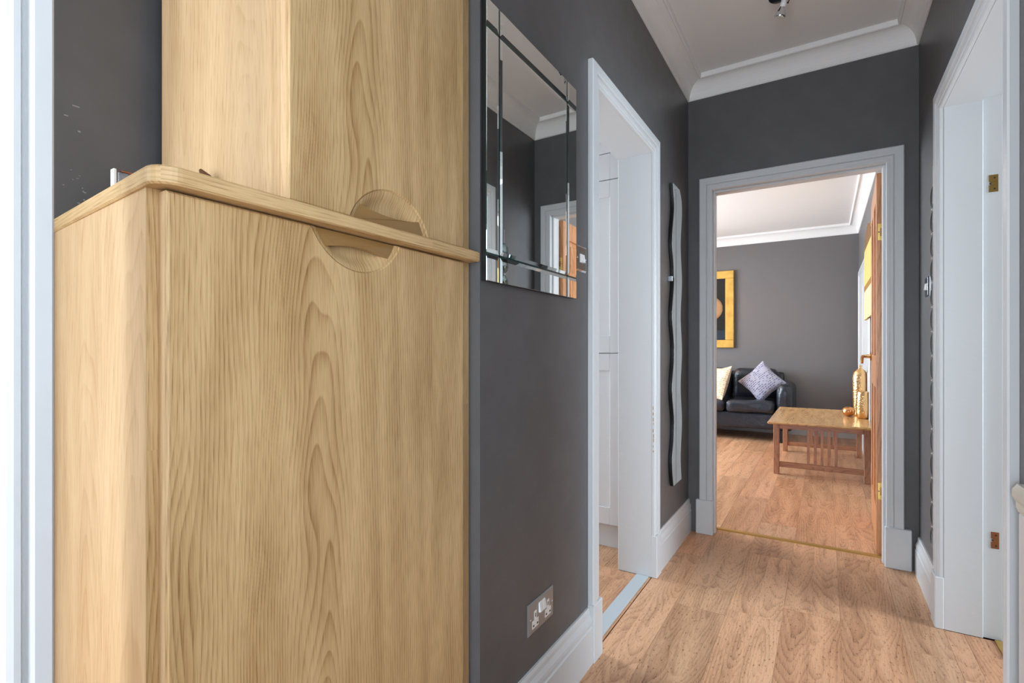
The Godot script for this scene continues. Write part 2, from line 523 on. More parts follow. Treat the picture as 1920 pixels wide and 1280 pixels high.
func hinge(c: Vector3, u: Vector3, n: Vector3, h: float, w: float, m: Material, parent: Node3D, whole := false):
	# a butt hinge leaf let into an edge: three straps round a cut, screws, and the knuckle
	var b := B.new()
	var P := func(s: float, y: float, d: float) -> Vector3: return c + u * s + Vector3.UP * y + n * d
	for q in [[-w / 2, w / 2, -h / 2, -0.006], [-w / 2 + 0.004, w / 2, -0.006, 0.006], [-w / 2, w / 2, 0.006, h / 2]] if whole else [[-w / 2, -w / 6, -h / 2, h / 2], [-w / 6, w / 2, h / 2 - 0.022, h / 2], [-w / 6, w / 2, -h / 2, -h / 2 + 0.022]]:
		var lo: Vector3 = P.call(q[0], q[2], -0.001)
		var hi: Vector3 = P.call(q[1], q[3], 0.002)
		b.box(lo.min(hi), lo.max(hi), 0.0006)
	var o := part("hinge", b, m, parent, "brass hinge")
	var sc := B.new()
	for y in [-h / 2 + 0.011, 0.0, h / 2 - 0.011]:
		sc.lathe(P.call(-w / 3 if y == 0.0 else w / 8, y, 0.002), [Vector2(0.0001, 0.0012), Vector2(0.0025, 0.001), Vector2(0.0032, 0)], 8, n)
	part("screw", sc, black_m, o)
func frames():
	# near casing at the left edge of the picture, with a closed white door set deep in it
	var t := thing("trim_door_near", "white moulded door casing at the left edge beside the oak cabinet", "door frame", "", "structure")
	var lx := func(s: float, y: float, h: float) -> Vector3: return V(-0.68 + h, y, s)
	var b := B.new()
	var prof := [Vector2(0.152, -0.002), Vector2(0.152, 0.014), Vector2(0.156, 0.018), Vector2(0.161, 0.020), Vector2(0.166, 0.020), Vector2(0.168, 0.015), Vector2(0.1705, 0.014), Vector2(0.173, 0.019), Vector2(0.176, 0.021), Vector2(0.189, 0.021), Vector2(0.191, 0.019), Vector2(0.191, -0.002)]
	var r0 := []
	var r1 := []
	for p in prof:
		r0.append(lx.call(p.x, 0.0, p.y)); r1.append(lx.call(p.x, 2.04, p.y))
	b.loft([r0, r1])
	part("casing", b, white_m, t)
	b = B.new()
	bx(b, -0.84, -0.678, 1.96, 1.98, -0.67, 0.192, 0.002); bx(b, -0.84, -0.678, 0, 1.98, -0.67, -0.655, 0.002)
	part("lining", b, white_m, t)
	# kitchen doorway
	t = thing("trim_door_kitchen", "white moulded frame of the kitchen doorway with chipped paint", "door frame", "", "structure")
	casing(1.655, 2.325, 1.96, 0.19, lx, t)
	block(-0.682, -0.655, 0.195, 1.582, 1.657, t); block(-0.682, -0.655, 0.195, 2.323, 2.400, t)
	b = B.new()
	bx(b, -0.842, -0.6800, 0, 1.981, 1.634, 1.655, 0.002); bx(b, -0.842, -0.6800, 0, 1.981, 2.325, 2.346, 0.002); bx(b, -0.842, -0.6800, 1.96, 1.981, 1.655, 2.325)
	part("lining", b, white_m, t)
	# chipped paint on the far edge
	var chip := mat(rgb(176, 150, 118), 0.8)
	var rng := RandomNumberGenerator.new()
	rng.seed = 4
	for i in 9:
		var y := 0.57 + 0.025 * i + rng.randf() * 0.01
		b = B.new()
		bx(b, -0.676 + rng.randf() * 0.003, -0.672 + rng.randf() * 0.003, y, y + rng.randf_range(0.006, 0.018), 2.3242, 2.3252)
		part("paint_chip", b, chip, t)
	b = B.new(2)
	bx(b, -0.752, -0.694, -0.002, 0.004, 1.655, 2.325, 0.002)
	solo("trim_threshold_kitchen", b, mat(rgb(196, 206, 210), 0.45, 0.35), "flat silver metal threshold strip in the kitchen doorway", "threshold", "structure")
	# living room doorway
	var ez := func(s: float, y: float, h: float) -> Vector3: return V(s, y, 3.055 - h)
	t = thing("trim_door_living", "white moulded frame of the living room doorway in the end wall", "door frame", "", "structure")
	casing(-0.545, 0.252, 1.96, 0.19, ez, t)
	block(-0.632, -0.540, 0.195, 3.028, 3.057, t); block(0.247, 0.350, 0.195, 3.028, 3.057, t)
	b = B.new()
	bx(b, -0.566, -0.545, 0, 1.981, 3.0552, 3.181, 0.002); bx(b, 0.252, 0.273, 0, 1.981, 3.0552, 3.181, 0.002); bx(b, -0.545, 0.252, 1.96, 1.981, 3.0552, 3.181)
	bx(b, -0.545, -0.533, 0, 1.96, 3.075, 3.115, 0.002); bx(b, 0.240, 0.252, 0, 1.96, 3.075, 3.115, 0.002); bx(b, -0.533, 0.240, 1.948, 1.96, 3.075, 3.115, 0.002)
	part("lining", b, white_m, t)
	b = B.new(0)
	bx(b, -0.545, 0.252, -0.004, 0.006, 3.150, 3.185, 0.003)
	solo("trim_threshold_living", b, mat(rgb(196, 154, 84), 0.35, 0.6), "thin brass threshold strip in the living room doorway", "threshold", "structure")
	# right doorway
	var rx := func(s: float, y: float, h: float) -> Vector3: return V(0.378 - h, y, s)
	t = thing("trim_door_side", "white frame of the right doorway with worn chipped paint", "door frame", "", "structure")
	casing(1.662, 2.47, 1.96, 0.19, rx, t)
	block(0.352, 0.380, 0.195, 2.468, 2.548, t); block(0.352, 0.380, 0.195, 1.586, 1.664, t)
	b = B.new()
	bx(b, 0.3785, 0.490, 0, 1.981, 2.470, 2.491, 0.002); bx(b, 0.3785, 0.490, 0, 1.981, 1.641, 1.662, 0.002); bx(b, 0.3785, 0.490, 1.96, 1.981, 1.662, 2.470)
	bx(b, 0.490, 0.545, 0, 1.990, 2.482, 2.491, 0.001); bx(b, 0.490, 0.545, 0, 1.990, 1.641, 1.650, 0.001); bx(b, 0.490, 0.545, 1.972, 1.990, 1.650, 2.482)
	part("lining", b, white_m, t)
	hinge(V(0.520, 1.655, 2.482), Vector3(1, 0, 0), Vector3(0, 0, 1), 0.062, 0.026, mat(rgb(150, 122, 68), 0.35, 1.0), t, true)
	hinge(V(0.524, 0.360, 2.482), Vector3(1, 0, 0), Vector3(0, 0, 1), 0.060, 0.022, mat(rgb(140, 84, 44), 0.7, 0.3), t, true)
	b = B.new(2)
	bx(b, 0.520, 0.545, -0.004, 0.006, 1.662, 2.470, 0.002)
	solo("trim_threshold_side", b, mat(rgb(206, 168, 84), 0.3, 0.7), "brass threshold strip at the foot of the right doorway", "threshold", "structure")
	# the side room's door, folded back into that room
	t = thing("door_1", "white door folded back into the room on the right", "door", "", "structure")
	b = B.new()
	bx(b, 0.552, 1.31, 0.008, 1.962, 2.496, 2.531, 0.002)
	for q in [[0.2, 0.85], [1.0, 1.8]]: bx(b, 0.66, 1.20, q[0], q[1], 2.489, 2.497, 0.004)
	part("door_leaf", b, white_m, t)
	# skirting
	board("baseboard_left", "white moulded baseboard below the mirror and socket", V(-0.68, 0, 0.958), V(-0.68, 0, 1.583), Vector3(1, 0, 0))
	board("baseboard_left", "short white baseboard left of the living room doorway", V(-0.68, 0, 2.399), V(-0.68, 0, 3.055), Vector3(1, 0, 0))
	board("baseboard_right", "short scuffed white baseboard on the right wall before the corner", V(0.378, 0, 2.547), V(0.378, 0, 3.020), Vector3(-1, 0, 0), 0.175)
	board("baseboard_right", "white baseboard beside the camera on the right wall", V(0.378, 0, -1.80), V(0.378, 0, 1.587), Vector3(-1, 0, 0))
	board("baseboard_living", "pale skirting along the far living room wall", V(-3.6, 0, 7.22), V(0.338, 0, 7.22), Vector3(0, 0, 1), 0.12)
	board("baseboard_living", "pale skirting along the right living room wall", V(0.338, 0, 3.2), V(0.338, 0, 5.2), Vector3(-1, 0, 0), 0.12)
	# dado rail and white boarding on the right wall next to the camera
	t = thing("trim_dado", "beige dado rail over white tongue and groove boards at the right edge", "wall panelling", "", "structure")
	var rail := B.new()
	r0 = []
	r1 = []
	for p in [Vector2(-0.002, 0.690), Vector2(0.012, 0.690), Vector2(0.016, 0.700), Vector2(0.016, 0.712), Vector2(0.022, 0.724), Vector2(0.022, 0.740), Vector2(0.014, 0.752), Vector2(-0.002, 0.752)]:
		r0.append(V(0.378 - p.x, p.y, -1.8)); r1.append(V(0.378 - p.x, p.y, 1.553))
	rail.loft([r0, r1])
	part("dado_rail", rail, mat(rgb(206, 198, 184), 0.5), t)
	for i in 33:
		b = B.new()
		var z := 1.552 - 0.1 * i
		bx(b, 0.366, 0.380, 0.186, 0.690, z - 0.098, z, 0.004)
		part("board", b, white_m, t)

# ------------------------------------------------------------------ the oak units in the alcove
func inset(p: PackedVector2Array, d: float) -> PackedVector2Array:
	var o := PackedVector2Array()
	var s := -1.0 if Geometry2D.is_polygon_clockwise(p) else 1.0
	for i in p.size():
		var a := (p[i] - p[i - 1]).normalized()
		var b := (p[(i + 1) % p.size()] - p[i]).normalized()
		var n := (Vector2(-a.y, a.x) + Vector2(-b.y, b.x)).normalized() * s
		o.append(p[i] + n * d / maxf(0.5, n.dot(Vector2(-a.y, a.x) * s)))
	return o
const FX := -0.70
func oak_door(z0: float, z1: float, y0: float, y1: float, zc: float, up: bool, parent: Node3D, off: Vector2):
	# a slab with a circular bite at its top (or bottom) edge, a scooped bowl behind the bite and a bowed grip across it
	var R := 0.108
	var sag := 0.0615 if up else 0.0685
	var edge := y1 if up else y0
	var sg := -1.0 if up else 1.0
	var cy := edge - sg * (R - sag)
	var hc := sqrt(R * R - (R - sag) * (R - sag))
	var a0 := asin((R - sag) / R)
	var poly := PackedVector2Array()
	var arc := []
	for i in 25:
		var a := lerpf(PI - a0, a0, i / 24.0)
		arc.append(Vector2(zc + R * cos(a), cy + sg * R * sin(a)))
	if up:
		poly.append_array([Vector2(z1, y1), Vector2(z1, y0), Vector2(z0, y0), Vector2(z0, y1)])
	else:
		poly.append_array([Vector2(z1, y0), Vector2(z1, y1), Vector2(z0, y1), Vector2(z0, y0)])
	for p in arc: poly.append(p)
	var inn := inset(poly, 0.003)
	var b := B.new(1, Vector2(0.66, 1.32), off)
	var A := []
	var C := []
	var D := []
	for i in poly.size():
		A.append(V(FX - 0.020, poly[i].y, poly[i].x)); C.append(V(FX - 0.003, poly[i].y, poly[i].x)); D.append(V(FX, inn[i].y, inn[i].x))
	b.loft([A, C, D])
	var d := part("door", b, oak_m, parent)
	var eb := B.new(1, Vector2(0.8, 1.6), off)  # paler oak on the left edge stands in for the light it catches
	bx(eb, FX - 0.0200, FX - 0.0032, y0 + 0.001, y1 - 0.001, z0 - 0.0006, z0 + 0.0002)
	part("edge_shading", eb, oakside_m, d, "door edge with light painted in as paler oak")
	# bowl
	var bowl := B.new(1, Vector2(0.66, 1.32), off + Vector2(0.31, 0.17))
	bowl.sm = 4
	var N := 28
	var M := 10
	var P := func(i: int, j: int) -> Vector3:
		var u := lerpf(-hc, hc, float(i) / N)
		var ya := cy + sg * sqrt(maxf(0.0, R * R - u * u))
		var y := lerpf(ya, edge, float(j) / M)
		var e := R - Vector2(u, y - cy).length()
		return V(FX - 0.0025 - 0.0155 * smoothstep(0.0, 0.030, e), y, zc + u)
	for i in N:
		for j in M: bowl.quad(P.call(i, j), P.call(i + 1, j), P.call(i + 1, j + 1), P.call(i, j + 1), Vector3(1, 0, 0))
	part("recess", bowl, oak_m, d)
	# grip
	var grip := B.new()
	var f := []
	for i in 15:
		var u := lerpf(-hc + 0.010, hc - 0.010, i / 14.0)
		f.append(Vector2(zc + u, edge + sg * (0.020 + 0.016 * pow(absf(u) / hc, 2.0))))
	var e0 := Vector2(zc + hc - 0.002, edge)
	var e1 := Vector2(zc - hc + 0.002, edge)
	f.append(e0); f.append(e1)
	var g0 := []
	var g1 := []
	for p in f:
		var bow := 0.005 * (1.0 - pow((p.x - zc) / hc, 2.0))
		g0.append(V(FX - 0.012, p.y, p.x)); g1.append(V(FX - 0.006 + bow, p.y, p.x))
	grip.loft([g0, g1])
	part("handle", grip, mat(rgb(158, 122, 74), 0.32), d, "bronze brown bowed grip")
func cabinets():
	var sk := func(x: float) -> float: return 0.293 + (-0.71 - x) * 0.078   # the left end is cut a little out of square
	var t := thing("oak_base_cabinet", "tall oak base cabinet with one door and a half round handle recess", "cabinet")
	var b := B.new(1, Vector2(0.8, 1.6), Vector2(0.36, 0.0))
	var x0 := -0.7215
	b.loft([[V(x0, 0.0, sk.call(x0) + 0.003), V(-1.139, 0.0, sk.call(-1.139) + 0.003), V(-1.139, 0.0, sk.call(-1.139) + 0.021), V(x0, 0.0, sk.call(x0) + 0.021)],
		[V(x0, 1.2535, sk.call(x0) + 0.003), V(-1.139, 1.2535, sk.call(-1.139) + 0.003), V(-1.139, 1.2535, sk.call(-1.139) + 0.021), V(x0, 1.2535, sk.call(x0) + 0.021)]])
	part("side_panel", b, oakside_m, t)
	b = B.new(1, Vector2(0.66, 1.32), Vector2(0.25, 0.3))  # panel front edge in darker oak, painting in the shade of the door gap
	bx(b, -0.7214, -0.7203, 0.0, 1.2535, sk.call(x0) + 0.0032, sk.call(x0) + 0.0209)
	part("edge_shading", b, oak_m, t)
	b = B.new(1, Vector2(0.8, 1.6), Vector2(0.6, 0.3))
	bx(b, -1.139, -0.7215, 0.0, 1.2535, 0.922, 0.940)
	part("side_panel", b, oakside_m, t)
	b = B.new(2, Vector2(0.8, 1.6))
	bx(b, -1.095, -0.7215, 0.09, 0.108, 0.352, 0.922)
	part("bottom_panel", b, oakside_m, t)
	b = B.new(2, Vector2(0.8, 1.6))
	bx(b, -1.095, -0.7215, 1.233, 1.2535, 0.352, 0.922)
	part("top_panel", b, oakside_m, t)
	b = B.new(2, Vector2(0.8, 1.6))
	bx(b, -0.765, -0.745, 0.0, 0.09, 0.352, 0.922)
	part("plinth", b, oakside_m, t)
	b = B.new(1, Vector2(0.66, 1.32), Vector2(0.1, 0.3))
	bx(b, -0.740, -0.712, 0.0, 1.2535, 0.9405, 0.9575); bx(b, -0.7215, -0.712, 0.0, 1.2535, 0.925, 0.9405)
	part("filler_strip", b, oak_m, t)
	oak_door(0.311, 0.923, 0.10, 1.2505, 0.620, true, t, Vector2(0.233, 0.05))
	# worktop
	b = B.new(2, Vector2(0.66, 1.32), Vector2(0.2, 0.6))
	var q := []
	var fr := -0.680
	var zl: float = sk.call(fr)
	for i in 9:
		var a := PI / 2 * i / 8.0
		q.append(Vector2(fr - 0.03 + 0.03 * sin(a), zl + 0.03 - 0.03 * cos(a)))
	q.append(Vector2(fr, 0.957)); q.append(Vector2(-1.139, 0.957)); q.append(Vector2(-1.139, sk.call(-1.139)))
	var r := [[], [], [], []]
	var pv := PackedVector2Array(q)
	var iv := inset(pv, 0.0025)
	for i in q.size():
		r[0].append(V(iv[i].x, 1.2537, iv[i].y)); r[1].append(V(q[i].x, 1.2562, q[i].y)); r[2].append(V(q[i].x, 1.2745, q[i].y)); r[3].append(V(iv[i].x, 1.277, iv[i].y))
	b.loft(r)
	solo("oak_worktop", b, oakside_worktop(), "oak worktop with rounded corner running across the alcove between both units", "worktop")
	t = thing("oak_wall_cabinet", "narrower oak cabinet standing above the worktop with half round handle recess", "cabinet")
	b = B.new(1, Vector2(0.8, 1.6), Vector2(0.43, 0.2))
	bx(b, -1.099, -0.7215, 1.2775, 2.38, 0.480, 0.498)
	part("side_panel", b, oakside_m, t)
	b = B.new(1, Vector2(0.8, 1.6), Vector2(0.33, 0.2))
	bx(b, -1.099, -0.7215, 1.2775, 2.38, 0.922, 0.940)
	part("side_panel", b, oakside_m, t)
	b = B.new(2, Vector2(0.8, 1.6))
	bx(b, -1.095, -0.7215, 1.2775, 1.296, 0.498, 0.922)
	part("bottom_panel", b, oakside_m, t)
	b = B.new(2, Vector2(0.8, 1.6))
	bx(b, -1.095, -0.7215, 2.362, 2.38, 0.498, 0.922)
	part("top_panel", b, oakside_m, t)
	b = B.new(1, Vector2(0.66, 1.32), Vector2(0.6, 0.3))
	bx(b, -0.740, -0.712, 1.2775, 2.38, 0.9405, 0.9575); bx(b, -0.7215, -0.712, 1.2775, 2.38, 0.925, 0.9405)
	part("filler_strip", b, oak_m, t)
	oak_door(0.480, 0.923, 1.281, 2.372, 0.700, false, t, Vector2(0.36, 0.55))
	# small things on the worktop, and old scratches on the wall behind
	var back := get_node("wall_left")
	var scuff := mat(rgb(150, 148, 144), 0.7)
	var rng := RandomNumberGenerator.new()
	rng.seed = 21
	for i in 14:
		b = B.new()
		var z := rng.randf_range(0.338, 0.372)
		var y := rng.randf_range(1.30, 1.37) if i < 11 else rng.randf_range(1.44, 1.49)
		bx(b, -1.1402, -1.1396, y, y + rng.randf_range(0.0006, 0.003), z, z + rng.randf_range(0.001, 0.004 if i < 11 else 0.012))
		part("scuff_mark", b, scuff, back)
	t = thing("glass_photo_block", "small clear glass block with copper coloured top edge on the worktop", "ornament")
	var gl := mat(Color(0.92, 0.96, 1.0, 0.12), 0.03)
	gl.refraction_enabled = true
	gl.refraction_scale = 0.05
	b = B.new()
	bx(b, -1.072, -1.060, 1.278, 1.366, 0.392, 0.46, 0.003)
	part("glass_sheet", b, gl, t)
	b = B.new()
	bx(b, -1.070, -1.060, 1.3662, 1.3675, 0.398, 0.46)
	part("copper_edge", b, mat(rgb(196, 112, 62), 0.3, 1.0), t)
	b = B.new()
	bx(b, -1.0725, -1.0595, 1.278, 1.369, 0.3865, 0.3915, 0.001)
	part("silver_edge", b, plastic_m, t, "white end strip")
	t = thing("brown_leaf_ornament", "small dark brown carved leaf tip showing above the worktop", "ornament")
	b = B.new()
	b.tube([V(-0.890, 1.278, 0.464), V(-0.892, 1.320, 0.464), V(-0.902, 1.345, 0.462), V(-0.916, 1.360, 0.460)], [0.009, 0.011, 0.009, 0.003], 10)
	part("carved_leaf", b, mat(rgb(92, 58, 30), 0.5), t)
func oakside_worktop() -> StandardMaterial3D: return oak_m

# ------------------------------------------------------------------ things in the hall
func pane(b: B, z0: float, z1: float, y0: float, y1: float, x0: float, x1: float, bv: float, d: float, out := [false, false, false, false]):
	# a plate with ground bevels; sides named in out keep only a hairline one
	var l := 0.0008 if out[0] else bv
	var r := 0.0008 if out[1] else bv
	var lo := 0.0008 if out[2] else bv
	var hi := 0.0008 if out[3] else bv
	var q := func(x: float, k: float) -> Array: return [V(x, y0 + lo * k, z0 + l * k), V(x, y0 + lo * k, z1 - r * k), V(x, y1 - hi * k, z1 - r * k), V(x, y1 - hi * k, z0 + l * k)]
	b.loft([q.call(x0, 0.0), q.call(x1 - d, 0.0), q.call(x1, 1.0)])
func hall_things():
	var b: B
	# bevelled wall mirror
	var t := thing("wall_mirror", "large frameless wall mirror with ground glass edges right of the oak cabinets", "mirror")
	var z0 := 0.962
	var z1 := 1.458
	var y0 := 1.211
	var y1 := 1.866
	b = B.new()
	bx(b, -0.679, -0.6672, y0 + 0.001, y1 - 0.001, z0, z1 - 0.001)
	part("backing_board", b, black_m, t)
	var zs := [z0, z0 + 0.0565, z1 - 0.064, z1]
	var ys := [y0, y0 + 0.064, y1 - 0.064, y1]
	var names := [["mirror_corner", "mirror_strip", "mirror_corner"], ["mirror_strip", "mirror_plate", "mirror_strip"], ["mirror_corner", "mirror_strip", "mirror_corner"]]
	var green := mat(rgb(12, 52, 46), 0.15)
	for i in 3:
		for j in 3:
			b = B.new()
			pane(b, zs[i] + (0.0024 if i > 0 else 0.0), zs[i + 1] - (0.0024 if i < 2 else 0.0), ys[j] + (0.0024 if j > 0 else 0.0), ys[j + 1] - (0.0024 if j < 2 else 0.0), -0.6670, -0.664, 0.009, 0.0016, [i == 0, i == 2, j == 0, j == 2])
			part(names[i][j], b, mirror_m, t)
	b = B.new()
	for i in [1, 2]:
		bx(b, -0.667, -0.6652, y0 + 0.002, y1 - 0.002, zs[i] - 0.0024, zs[i] + 0.0024); bx(b, -0.667, -0.6652, ys[i] - 0.0024, ys[i] + 0.0024, z0 + 0.002, z1 - 0.002)
	bx(b, -0.667, -0.6648, y0, y1, z0 - 0.0006, z0 + 0.0006)
	part("glass_edge", b, green, t, "green glass edges between the plates")
	# wavy mirror by the corner
	t = thing("wavy_mirror", "tall narrow wavy edged mirror on the wall beside the kitchen doorway", "mirror")
	var N := 64
	var rings := [[], [], [], []]
	var L := []
	var Rr := []
	for i in N + 1:
		var y := lerpf(0.352, 1.905, float(i) / N)
		var w := cos(TAU * (y - 1.80) / 0.38)
		var top := smoothstep(1.84, 1.905, y)
		L.append(Vector2(2.632 + 0.020 * w, y))
		Rr.append(Vector2(2.806 + 0.014 * w - 0.035 * top * top, y))
	Rr.reverse()
	var outl := PackedVector2Array(L + Rr)
	var ins := inset(outl, 0.0015)
	for i in outl.size():
		rings[0].append(V(-0.676, outl[i].y, outl[i].x)); rings[1].append(V(-0.6615, outl[i].y, outl[i].x))
		rings[2].append(V(-0.6615, ins[i].y, ins[i].x)); rings[3].append(V(-0.6600, ins[i].y, ins[i].x))
	b = B.new()
	b.loft([rings[0], rings[1]])
	part("black_backing", b, black_m, t)
	b = B.new()
	b.loft([rings[2], rings[3]])
	part("mirror_face", b, mirror_m, t)
	b = B.new()
	bx(b, -0.6795, -0.658, 1.400, 1.425, 2.606, 2.622, 0.001)
	part("bracket", b, steel_m, t)
	# light switch beside the big mirror
	switch_plate("light_switch", "chrome double light switch on the wall right of the rectangular mirror", -0.68, 1.0, 1.480, 1.562, 1.305, 1.390)
	# double socket
	t = thing("double_socket", "brushed steel double power socket low on the wall above the baseboard", "socket")
	z0 = 1.176
	z1 = 1.322
	y0 = 0.278
	y1 = 0.364
	b = B.new()
	pane(b, z0, z1, y0, y1, -0.681, -0.6745, 0.004, 0.003)
	part("face_plate", b, mat(rgb(158, 158, 158), 0.4, 0.6), t)
	for s in [0, 1]:
		var zc: float = z0 + 0.036 + 0.074 * s
		var yb := y0 + 0.014
		b = B.new()
		bx(b, -0.6748, -0.6738, yb, yb + 0.022, zc - 0.018, zc + 0.018, 0.0004); bx(b, -0.6748, -0.6738, yb + 0.022, yb + 0.046, zc - 0.007, zc + 0.007, 0.0004)
		var so := part("outlet", b, plastic_m, t)
		b = B.new()
		for h in [[-0.011, 0.008, 0.0035, 0.0025], [0.011, 0.008, 0.0035, 0.0025], [0.0, 0.034, 0.002, 0.005]]:
			bx(b, -0.6742, -0.6734, yb + h[1] - h[3], yb + h[1] + h[3], zc + h[0] - h[2], zc + h[0] + h[2])
		part("pin_slot", b, black_m, so)
		b = B.new()
		var zr := (z0 + z1) / 2 + (-0.0095 if s == 0 else 0.0095)
		b.loft([[V(-0.675, y0 + 0.045, zr - 0.008), V(-0.675, y0 + 0.045, zr + 0.008), V(-0.675, y0 + 0.073, zr + 0.008), V(-0.675, y0 + 0.073, zr - 0.008)],
			[V(-0.668, y0 + 0.047, zr - 0.0075), V(-0.668, y0 + 0.047, zr + 0.0075), V(-0.672, y0 + 0.071, zr + 0.0075), V(-0.672, y0 + 0.071, zr - 0.0075)]])
		part("rocker", b, plastic_m, t)
		b = B.new()
		b.lathe(V(-0.6745, (y0 + y1) / 2, z0 + 0.010 + 0.126 * s), [Vector2(0.0001, 0.0012), Vector2(0.003, 0.0008), Vector2(0.0034, 0)], 10, Vector3(1, 0, 0))
		part("screw", b, chrome_m, t)
	# switch on the right wall
	switch_plate("light_switch", "silver light switch on the right wall beside the hanging disc garland", 0.378, -1.0, 2.760, 2.842, 1.280, 1.366)
	# garland of mirrored discs
	t = thing("disc_garland", "vertical hanging garland of round mirrored discs beside the right doorway", "wall hanging")
	b = B.new()
	b.tube([V(0.3745, 0.24, 2.66), V(0.3745, 1.80, 2.66)], 0.0007, 6)
	part("cord", b, plastic_m, t)
	var disc_m := mat(rgb(96, 112, 118), 0.06, 1.0)
	for i in 15:
		var y := 1.673 - 0.0995 * i
		b = B.new()
		b.lathe(V(0.3755, y, 2.66), [Vector2(0.0001, 0.0045), Vector2(0.038, 0.0045), Vector2(0.0425, 0.003), Vector2(0.0425, 0.0)], 28, Vector3(-1, 0, 0))
		part("disc", b, disc_m, t)
		if i < 14:
			b = B.new()
			b.lathe(V(0.372, y - 0.04975, 2.66), [Vector2(0.0001, -0.004), Vector2(0.003, -0.0028), Vector2(0.004, 0), Vector2(0.003, 0.0028), Vector2(0.0001, 0.004)], 8)
			part("bead", b, plastic_m, t)
	# ceiling spotlight
	t = thing("ceiling_spotlight", "dark chrome ceiling spotlight with a bare reflector bulb", "ceiling light")
	var dark := mat(rgb(64, 64, 68), 0.2, 1.0)
	b = B.new()
	b.lathe(V(-0.170, 2.60, 2.43), [Vector2(0.0001, -0.056), Vector2(0.030, -0.056), Vector2(0.037, -0.050), Vector2(0.040, 0.0)], 28)
	part("base", b, dark, t)
	b = B.new()
	b.tube([V(-0.150, 2.575, 2.43), V(-0.128, 2.564, 2.424), V(-0.112, 2.566, 2.42)], 0.007, 10)
	part("arm", b, dark, t)
	if true:
		var h := V(-0.134, 2.560, 2.425)
		var ax := (V(-0.166, 2.452, 2.455) - V(-0.140, 2.530, 2.430)).normalized()
		var c := h + ax * 0.028 + Vector3(-0.004, 0, 0)
		b = B.new()
		b.tube([h, h + Vector3(0.008, -0.018, 0), h + Vector3(0.008, -0.034, 0) , h + Vector3(0.0, -0.048, 0)], 0.0042, 8)
		b.tube([h, h + Vector3(-0.016, -0.012, 0.002), h + Vector3(-0.024, -0.024, 0.004)], 0.0035, 8)
		part("bracket", b, dark, t)
		b = B.new()
		b.lathe(c, [Vector2(0.0001, -0.003), Vector2(0.012, -0.002), Vector2(0.012, 0.022), Vector2(0.010, 0.026)], 20, ax)
		var bulb := part("bulb", b, plastic_m, t, "white bulb cap")
		b = B.new()
		b.lathe(c, [Vector2(0.010, 0.024), Vector2(0.011, 0.030), Vector2(0.016, 0.040), Vector2(0.0215, 0.052), Vector2(0.0235, 0.060), Vector2(0.022, 0.063)], 24, ax)
		part("reflector", b, chrome_m, bulb)
		b = B.new()
		b.lathe(c, [Vector2(0.022, 0.0632), Vector2(0.015, 0.0655), Vector2(0.0001, 0.066)], 24, ax)
		part("lens", b, mat(rgb(236, 240, 232), 0.15), bulb)
	# kitchen units
	t = thing("kitchen_tall_unit", "white tall kitchen unit with framed panel doors seen through the left doorway", "cabinet")
	b = B.new()
	bx(b, -1.42, -0.846, 0.13, 2.44, 2.552, 3.039); bx(b, -1.42, -0.846, 0.0, 0.13, 2.575, 3.0)
	part("carcass", b, kitchen_m, t)
	for q in [[0.132, 1.031], [1.035, 1.943], [1.947, 2.083], [2.087, 2.43]]:
		b = B.new()
		var a := -1.415
		var e := -0.885
		var w := 0.077
		bx(b, a, a + w, q[0], q[1], 2.53, 2.55, 0.0015); bx(b, e - w, e, q[0], q[1], 2.53, 2.55, 0.0015)
		if q[1] - q[0] > 0.3:
			bx(b, a + w, e - w, q[0], q[0] + 0.09, 2.53, 2.55, 0.0015); bx(b, a + w, e - w, q[1] - 0.09, q[1], 2.53, 2.55, 0.0015)
			bx(b, a + w, e - w, q[0] + 0.09, q[1] - 0.09, 2.538, 2.55)
		else:
			bx(b, a + w, e - w, q[0], q[1], 2.53, 2.55)
		part("door", b, kitchen_m, t)

func switch_plate(called: String, label: String, x: float, s: float, z0: float, z1: float, y0: float, y1: float):
	var t := thing(called, label, "light switch")
	var b := B.new()
	pane(b, z0, z1, y0, y1, x - 0.001 * s, x + 0.006 * s, 0.005, 0.004 * s)
	part("rim", b, chrome_m, t)
	b = B.new()
	bx(b, x + 0.004 * s, x + 0.0062 * s, y0 + 0.006, y1 - 0.006, z0 + 0.006, z1 - 0.006)
	part("face_plate", b, mat(rgb(120, 118, 116), 0.35, 1.0) if s > 0 else chrome_m, t)
	var yc := (y0 + y1) / 2
	var zc := (z0 + z1) / 2
	for k in [-1.0, 1.0]:
		b = B.new()
		var a: float = zc + k * 0.0085 - 0.0075
		b.loft([[V(x + 0.0055 * s, yc - 0.014, a), V(x + 0.0055 * s, yc - 0.014, a + 0.015), V(x + 0.0055 * s, yc + 0.014, a + 0.015), V(x + 0.0055 * s, yc + 0.014, a)],
			[V(x + (0.013 if k > 0 else 0.009) * s, yc - 0.013, a + 0.0005), V(x + (0.013 if k > 0 else 0.009) * s, yc - 0.013, a + 0.0145), V(x + 0.0095 * s, yc + 0.013, a + 0.0145), V(x + 0.0095 * s, yc + 0.013, a + 0.0005)]])
		part("rocker", b, plastic_m, t)
		b = B.new()
		b.lathe(V(x + 0.006 * s, yc, zc + k * 0.033), [Vector2(0.0001, 0.0012), Vector2(0.0028, 0.0008), Vector2(0.0032, 0)], 10, Vector3(s, 0, 0))
		part("screw", b, chrome_m, t)

